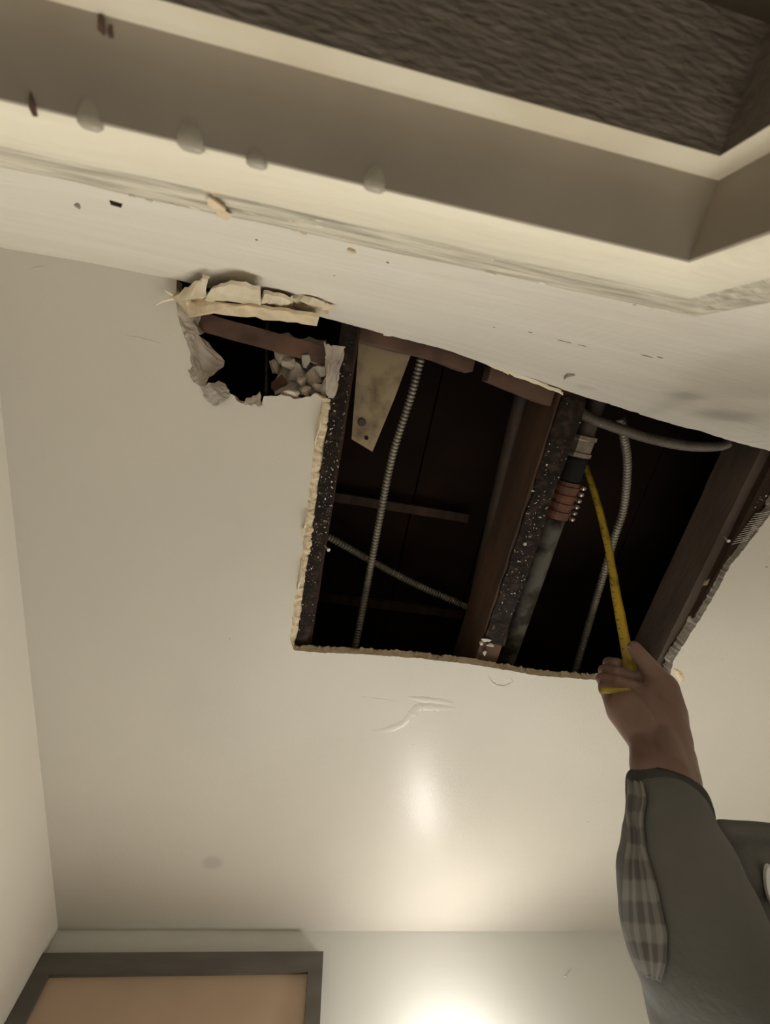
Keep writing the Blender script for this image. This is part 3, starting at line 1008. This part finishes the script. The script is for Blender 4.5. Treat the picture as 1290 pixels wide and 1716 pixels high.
# torn paper lip along the wall top, right of the left joist
for i, (pts) in enumerate((((640, 556), (668, 560), (700, 568), (735, 578)), ((700, 566), (750, 580), (800, 600), (850, 622)), ((840, 618), (880, 633), (915, 647), (940, 656)))):
    flap([[(px, py - 3, H - .004) for px, py in pts], [(px + 4, py + 4, H + .004) for px, py in pts]], 'paper_lip', 'cream_paper', 0.0014, 40 + i, 0.002)
# joint-compound ridges and the peeled curl below the hole
def ridge(pts, w, h_, seed, m='ceiling'):
    bm = bmesh.new()
    pp = resample(spline([at(*p) for p in pts], 10), 0.004)
    rn = random.Random(seed)
    cols = []
    for i, p in enumerate(pp):
        t = (pp[min(i + 1, len(pp) - 1)] - pp[max(i - 1, 0)]).normalized()
        s = t.cross(Vector((0, 0, 1)))
        e = math.sin(math.pi * (i + 0.2) / (len(pp) - 0.6)) ** 0.5
        hw = w * e * rn.uniform(0.7, 1.2)
        cols.append([bm.verts.new(p + s * hw * q + Vector((0, 0, 0.0006 - (h_ + 0.0006) * e * hh * rn.uniform(0.8, 1.1)))) for q, hh in ((-1, 0), (-0.6, 0.7), (0, 1), (0.6, 0.7), (1, 0))])
    for a, c in zip(cols, cols[1:]):
        for k in range(4):
            bm.faces.new((a[k], a[k + 1], c[k + 1], c[k]))
    build('compound_ridge', bm, m, ceiling, True)


ridge([(612, 1226), (640, 1224), (672, 1214), (690, 1196), (702, 1185), (735, 1186), (772, 1188)], 0.014, 0.0015, 1)
ridge([(676, 1168), (710, 1172), (745, 1176), (770, 1182)], 0.010, 0.0011, 2)
ridge([(600, 1168), (640, 1172), (680, 1178)], 0.003, 0.0005, 3)
ridge([(816, 1128), (824, 1144), (842, 1150), (858, 1143), (852, 1134)], 0.005, 0.0014, 4)
ridge([(50, 452), (70, 448), (84, 452)], 0.002, 0.0010, 5)
ridge([(200, 562), (240, 568), (280, 580)], 0.002, 0.0008, 6)
ridge([(1128, 1120), (1136, 1128), (1142, 1140), (1134, 1148)], 0.008, 0.003, 7, 'plaster')


# nicks and scuffs
def scuff(p, size, parent, m='iron', seed=0, name='scuff'):
    bm = bmesh.new()
    chunk(bm, p, size, seed, n=10)
    build(name, bm, m, parent)


for i, (px, py, sx, sz) in enumerate(((890, 557, .004, .0008), (945, 572, .010, .0009), (975, 579, .006, .0008), (1085, 597, .009, .0008), (1106, 599, .005, .0009),
                                      (826, 548, .003, .0008), (650, 440, .0016, .0012), (560, 462, .0010, .0010), (430, 402, .0012, .0010), (1200, 740, .006, .0008))):
    scuff(on_wall(px, py, 0.0002), (sx, 0.0005, sz), wall_near, 'iron', 500 + i)
for i, (px, py, sx, sy) in enumerate(((385, 1070, .0016, .0014), (1003, 1148, .0018, .0014), (692, 1248, .0010, .0010), (1210, 1105, .0018, .0012), (610, 1168, .0060, .0006), (985, 1377, .0060, .0007), (1284, 950, .006, .001))):
    scuff(at(px, py, H - 0.0001), (sx, sy, 0.0005), ceiling, 'iron' if i not in (4, 5) else 'grey_plaster', 520 + i)
pw = ray(947, 1637)
pw = pw * ((Y_BACK - 0.003) / pw.y)
bm = bmesh.new()
lathe(bm, Vector((pw.x, pw.y - 0.004, pw.z + CZ)), (0, 1, 0), [(0, 0.002), (0.001, 0.0028), (0.002, 0.0028), (0.0022, 0.0012), (0.008, 0.0012)], 10)
build('nail', bm, 'steel', bpy.data.objects['wall_back'])
# curl of paper stuck on the wall above the middle joist
bm = bmesh.new()
pp = spline([on_wall(962, 628, 0.004), on_wall(948, 632, 0.008), on_wall(944, 641, 0.005), on_wall(955, 645, 0.006), on_wall(947, 650, 0.003)], 5)
tube(bm, pp, lambda k, s_: 0.0018, 6)
build('paper_curl', bm, 'paper', wall_near)
# flakes of cracked paint on the outer band of the casing
rf = random.Random(31)
for i in range(46):
    x_f = rf.uniform(-0.13, 0.20)
    w_f = rf.choice((rf.uniform(0.040, 0.060), rf.uniform(0.062, 0.080)))
    scuff(Vector((x_f, near_low(x_f) + 0.0112 - (0.002 if w_f > 0.072 else 0), CZ + DOOR_H + w_f)), (rf.uniform(0.0012, 0.0045), 0.0007, rf.uniform(0.0004, 0.0010)), casing,
          rf.choice(('trim', 'trim', 'trim_crack', 'plaster')), 600 + i, 'paint_flake')
# thin wire inside the small hole
bm = bmesh.new()
tube(bm, resample([at(448, 540, 0.80), at(447, 600, 0.80), at(446, 680, 0.80)], 0.02), 0.0035, 8)
tag(build('thin_wire', bm, 'hose', smooth=True), 'thin dim wire inside the small torn hole', 'wire')

# ------------------------------------------------------------------ person reaching up
def capsule(bm, p0, r0, p1, r1, sides=16, caps=5):
    p0, p1 = Vector(p0), Vector(p1)
    ax = p1 - p0
    L_ = max(ax.length, 1e-6)
    ax /= L_
    prof_ = []
    for k in range(caps + 1):
        a = math.pi / 2 * (1 - k / caps)
        prof_.append((-r0 * math.sin(a), r0 * math.cos(a)))
    for k in range(caps + 1):
        a = math.pi / 2 * k / caps
        prof_.append((L_ + r1 * math.sin(a), r1 * math.cos(a)))
    lathe(bm, p0, ax, prof_, sides)


def remeshed(name, bm, voxel, smooth_iter, mats, parent, noise_amp=0.0, noise_scale=10):
    me = bpy.data.meshes.new(name + '_raw')
    bmesh.ops.recalc_face_normals(bm, faces=bm.faces)
    bm.to_mesh(me)
    bm.free()
    o = bpy.data.objects.new(name + '_raw', me)
    COL.objects.link(o)
    rm = o.modifiers.new('remesh', 'REMESH')
    rm.mode = 'VOXEL'
    rm.voxel_size = voxel
    sm = o.modifiers.new('smooth', 'SMOOTH')
    sm.iterations = smooth_iter
    sm.factor = 0.5
    dg = bpy.context.evaluated_depsgraph_get()
    out = bpy.data.meshes.new_from_object(o.evaluated_get(dg))
    out.name = name
    bpy.data.objects.remove(o)
    bpy.data.meshes.remove(me)
    if noise_amp:
        nv = len(out.vertices)
        co, no = [0.0] * (nv * 3), [0.0] * (nv * 3)
        out.vertices.foreach_get('co', co)
        out.vertices.foreach_get('normal', no)
        for k in range(0, nv * 3, 3):
            q = noise.noise(Vector(co[k:k + 3]) * noise_scale) * noise_amp
            for j in range(3):
                co[k + j] += no[k + j] * q
        out.vertices.foreach_set('co', co)
        out.update()
    return link(name, out, mats, parent, True)


person = empty('person', dep(1330, 1760, 0.40))
tag(person, 'person in a charcoal jacket reaching up into the hole with a raised arm', 'person')

# body: hand, forearm, upper arm, shoulders, neck and head as one surface
bm = bmesh.new()
D = dep
W1, W2 = D(1086, 1250, .425), D(1130, 1248, .430)
capsule(bm, D(1094, 1300, .388), .0205, W1, .0185)
capsule(bm, D(1136, 1304, .392), .0205, W2, .0175)
capsule(bm, D(1115, 1302, .390), .026, D(1108, 1248, .428), .022)
# palm: heel, thenar and hypothenar pads, back of the hand
capsule(bm, W1, .0185, D(1050, 1190, .462), .0235)
capsule(bm, W2, .0180, D(1115, 1195, .468), .0225)
capsule(bm, D(1102, 1235, .440), .022, D(1082, 1180, .478), .024)
capsule(bm, D(1050, 1192, .470), .0235, D(1030, 1160, .500), .018)
capsule(bm, D(1116, 1190, .470), .0220, D(1108, 1150, .482), .0190)
capsule(bm, D(1085, 1180, .486), .022, D(1050, 1140, .535), .018)
capsule(bm, D(1095, 1170, .490), .022, D(1070, 1130, .545), .017)
# thumb
TH = [D(1110, 1150, .482), D(1084, 1114, .496), D(1063, 1086, .508)]
capsule(bm, TH[0], .0165, TH[1], .0120)
capsule(bm, TH[1], .0118, TH[2], .0092)
# four curled fingers: knuckle -> middle joint -> last joint -> tip, stacked upwards
tips = []
for (mc, pip, dip, tip, rr_) in (
        ((1062, 1128, .560), (1022, 1112, .548), (1034, 1113, .528), (1056, 1119, .522), .0092),
        ((1055, 1138, .545), (1014, 1125, .530), (1036, 1128, .508), (1063, 1134, .503), .0096),
        ((1048, 1150, .528), (1011, 1139, .511), (1036, 1143, .490), (1064, 1149, .486), .0092),
        ((1042, 1162, .512), (1013, 1152, .496), (1034, 1156, .481), (1052, 1160, .478), .0080)):
    a, b_, c, d = D(*mc), D(*pip), D(*dip), D(*tip)
    capsule(bm, a, rr_ * 1.12, b_, rr_ * 1.02)
    capsule(bm, b_, rr_ * 1.02, c, rr_ * 0.95)
    capsule(bm, c, rr_ * 0.95, d, rr_ * 0.78)
    tips.append((c, d, rr_))
# arm inside the sleeve, shoulders, neck and head
EL, SH = D(1150, 1480, .345), D(1260, 1640, .37)
capsule(bm, D(1115, 1302, .390), .026, EL, .034)
capsule(bm, EL, .034, SH, .036)
NK = D(1560, 1760, .40) + Vector((0.16, -0.03, -0.06))
capsule(bm, SH, .036, NK, .045)
HD = NK + Vector((0.03, 0.02, 0.13))
capsule(bm, NK, .052, NK + Vector((0.01, 0.01, 0.08)), .05)
capsule(bm, HD + Vector((0, 0, -0.035)), .066, HD + Vector((0.01, 0.01, 0.04)), .078)
capsule(bm, HD + Vector((-0.055, -0.052, -0.01)), .011, HD + Vector((-0.066, -0.062, -0.028)), .013)
for s in (-1, 1):
    side = Vector((0.7, -0.7, 0)) * s
    capsule(bm, HD + side * 0.078 + Vector((0, 0, 0.015)), .014, HD + side * 0.078 + Vector((0, 0, -0.02)), .010)
capsule(bm, NK, .05, NK + Vector((0, 0, -0.55)), .09)
body = remeshed('body', bm, 0.0026, 3, 'skin', person, 0.0008, 60)
# thumb nail
tn = (TH[2] - TH[1]).normalized()
bm = bmesh.new()
cam_dir = (Vector((0, 0, CZ)) - TH[2]).normalized()
sd = tn.cross(cam_dir).normalized()
nrm = (sd * -0.85 + cam_dir * 0.45).normalized()
cc = TH[2] + nrm * 0.0084
e1, e2 = tn, nrm.cross(tn).normalized()
pts = [cc + e1 * (math.cos(a) * 0.0065) + e2 * (math.sin(a) * 0.005) - nrm * (0.0014 * math.sin(a) ** 2) for a in (2 * math.pi * k / 14 for k in range(14))]
prism(bm, pts, nrm * -0.002)
build('thumb_nail', bm, 'nail_skin', person)

# jacket: sleeve with a cuff, shoulder and trunk
bm = bmesh.new()
seq = [(1122, 1366, .364, 62), (1126, 1396, .355, 66), (1140, 1440, .345, 84), (1150, 1505, .333, 102), (1162, 1570, .325, 110), (1190, 1640, .320, 108), (1212, 1720, .316, 118)]
for a, c in zip(seq, seq[1:]):
    capsule(bm, D(*a[:3]), a[3] * a[2] / F, D(*c[:3]), c[3] * c[2] / F, 24)
for a, c in (((1212, 1393, .385, 18), (1300, 1397, .39, 18)), ((1300, 1397, .39, 18), (1480, 1416, .41, 26)), ((1234, 1446, .39, 42), (1480, 1480, .41, 56)), ((1244, 1520, .40, 80), (1300, 1530, .41, 95)),
             ((1264, 1620, .41, 140), (1420, 1640, .41, 150)), ((1260, 1720, .40, 140), (1440, 1740, .41, 200))):
    capsule(bm, D(*a[:3]), a[3] * a[2] / F, D(*c[:3]), c[3] * c[2] / F, 24)
DN = Vector((0, 0, -1))
S2 = NK + (NK - SH) * 0.75
capsule(bm, SH, .052, NK + DN * 0.02, .085, 24)
capsule(bm, NK + DN * 0.02, .085, S2 + DN * 0.03, .065, 24)
capsule(bm, SH + DN * 0.17, .095, NK + DN * 0.22, .14, 24)
capsule(bm, NK + DN * 0.22, .14, S2 + DN * 0.17, .095, 24)
capsule(bm, NK + DN * 0.2, .155, NK + DN * 0.62, .14, 24)
capsule(bm, S2 + DN * 0.05, .06, S2 + DN * 0.5 + (NK - SH) * 0.15, .05, 24)
T0 = D(1480, 1800, .42)
capsule(bm, T0, .11, T0 + DN * 0.3, .12, 28)
jacket = remeshed('jacket', bm, 0.005, 4, 'jacket', person, 0.0035, 17)
# cuff band standing proud of the wrist
bm = bmesh.new()
ca, cb = D(1115, 1325, .3850), D(1120, 1363, .3690)
axd = (cb - ca).normalized()
x_ = axd.orthogonal().normalized()
y_ = axd.cross(x_)
rings = []
for t, rr_ in ((0.006, 0.0300), (0.000, 0.0325), (-0.002, 0.0338), (0.002, 0.0350), (0.010, 0.0358), (0.020, 0.0358), (0.032, 0.0352), (0.045, 0.0335)):
    rings.append([bm.verts.new(ca + axd * t + (x_ * math.cos(a) + y_ * math.sin(a)) * (rr_ + 0.0008 * math.sin(3 * a + t * 90))) for a in (2 * math.pi * k / 32 for k in range(32))])
for a, c in zip(rings, rings[1:]):
    for k in range(32):
        bm.faces.new((a[k], a[(k + 1) % 32], c[(k + 1) % 32], c[k]))
bmesh.ops.solidify(bm, geom=bm.faces[:], thickness=0.002)
build('cuff', bm, 'jacket', jacket, True)

# plaid shirt cloth lying over the outer side of the sleeve
bvh = BVHTree.FromPolygons([v.co.copy() for v in jacket.data.vertices], [tuple(p.vertices) for p in jacket.data.polygons])
lens = Vector((0, 0, CZ))
ctr = [((1058, 1312), (1082, 1316)), ((1056, 1345), (1086, 1350)), ((1060, 1385), (1082, 1385)), ((1058, 1420), (1084, 1425)), ((1054, 1460), (1098, 1462)), ((1050, 1510), (1108, 1512)),
       ((1052, 1560), (1120, 1562)), ((1064, 1600), (1118, 1606)), ((1082, 1630), (1108, 1640))]
bm = bmesh.new()
uvl = bm.loops.layers.uv.new('UVMap')
NR, NC = 64, 14
grid, uvs = [], {}
for i in range(NR + 1):
    t = i / NR * (len(ctr) - 1)
    k = min(int(t), len(ctr) - 2)
    f = t - k
    l0, r0 = ctr[k]
    l1, r1 = ctr[k + 1]
    row = []
    for j in range(NC + 1):
        g = j / NC
        px = (l0[0] + (r0[0] - l0[0]) * g) * (1 - f) + (l1[0] + (r1[0] - l1[0]) * g) * f
        py = (l0[1] + (r0[1] - l0[1]) * g) * (1 - f) + (l1[1] + (r1[1] - l1[1]) * g) * f
        px += 2.0 * math.sin(i * 0.35) * (1 - i / NR)
        d = (D(px, py, 1) - lens).normalized()
        hit, nn, _, dist = bvh.ray_cast(lens, d)
        if hit is None:
            hit, nn, _, dist = bvh.find_nearest(D(px, py, .35))
        fold = 0.0024 * math.sin(g * 16 + i * 0.05) * (1 - 0.6 * i / NR)
        v = bm.verts.new(hit + nn * (0.0040 + fold))
        uvs[v] = (g * 1.0, i / NR * 1.6)
        row.append(v)
    grid.append(row)
for a, c in zip(grid, grid[1:]):
    for k in range(NC):
        f = bm.faces.new((a[k], a[k + 1], c[k + 1], c[k]))
        for lp in f.loops:
            lp[uvl].uv = uvs[lp.vert]
bmesh.ops.smooth_vert(bm, verts=bm.verts[:], factor=0.4, use_axis_x=True, use_axis_y=True, use_axis_z=True)
tag(build('shirt_sleeve', bm, 'plaid', jacket, True), 'grey plaid flannel cloth along the outer sleeve')
shirt = bpy.data.objects['shirt_sleeve']
sol = shirt.modifiers.new('solidify', 'SOLIDIFY')
sol.thickness = 0.0015
# added white patch standing in for an unidentified bright spot at view edge
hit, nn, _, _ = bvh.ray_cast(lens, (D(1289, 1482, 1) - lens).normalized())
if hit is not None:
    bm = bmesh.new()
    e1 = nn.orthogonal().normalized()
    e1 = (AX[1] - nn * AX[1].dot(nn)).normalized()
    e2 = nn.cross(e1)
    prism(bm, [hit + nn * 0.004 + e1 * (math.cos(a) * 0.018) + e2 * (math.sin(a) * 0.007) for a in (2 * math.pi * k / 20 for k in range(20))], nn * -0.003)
    build('badge', bm, 'spot_white', jacket)
# hair
bm = bmesh.new()
capsule(bm, HD + Vector((0.022, 0.022, 0.02)), .080, HD + Vector((0.014, 0.014, 0.055)), .078)
remeshed('hair', bm, 0.005, 2, 'hair', person, 0.004, 60)

# ------------------------------------------------------------------ yellow measuring tape
mt = empty('measuring_tape', D(1050, 1090, .52))
tag(mt, 'worn yellow measuring tape held in the fist and pushed up into the hole', 'tape measure')


def blade(pts, width, name, seed, side0):
    """Thin cupped steel blade along a path, bent across its width."""
    pp = resample(spline(pts, 20), 0.006)
    bm = bmesh.new()
    cols = []
    for i, p in enumerate(pp):
        t = (pp[min(i + 1, len(pp) - 1)] - pp[max(i - 1, 0)]).normalized()
        s = (side0 - t * side0.dot(t)).normalized()
        nr = s.cross(t)
        tw = 0.004 * noise.noise(p * 20)
        cols.append([bm.verts.new(p + s * width * q + nr * (0.0016 * (1 - (q * 2) ** 2) + tw)) for q in (-0.5, -0.25, 0, 0.25, 0.5)])
    for a, c in zip(cols, cols[1:]):
        for k in range(4):
            bm.faces.new((a[k], a[k + 1], c[k + 1], c[k]))
    bmesh.ops.solidify(bm, geom=bm.faces[:], thickness=0.0006)
    return build(name, bm, 'yellow', mt, True), cols, pp


side = AX[0].copy()
path = [D(980, 778, .845), D(985, 793, .815), D(992, 815, .785), D(1004, 850, .755), D(1018, 915, .705), D(1030, 980, .65), D(1042, 1045, .57), D(1052, 1095, .528), D(1056, 1125, .50)]
bl, cols, pp = blade(path, 0.0150, 'blade', 1, side)
# printed marks: small raised ink strokes across one edge
for i in range(4, len(pp) - 6, 3):
    t = (pp[i + 1] - pp[i - 1]).normalized()
    s = (side - t * side.dot(t)).normalized()
    nr = s.cross(t)
    if nr.dot(lens - pp[i]) < 0: nr = -nr
    ln = 0.0042 if i % 2 else 0.0026
    o = pp[i] - s * 0.0074 + nr * 0.0012
    bm = bmesh.new()
    prism(bm, [o, o + s * ln, o + s * ln + t * 0.0009, o + t * 0.0009], nr * 0.0008)
    build('tick_mark', bm, 'black_ink', bl)
# tail of the tape emerging below the fingers
path2 = [D(1004, 1156, .474), D(1020, 1156.5, .468), D(1040, 1157, .466), D(1058, 1156, .470)]
blade(path2, 0.0075, 'blade_tail', 2, AX[1].copy())
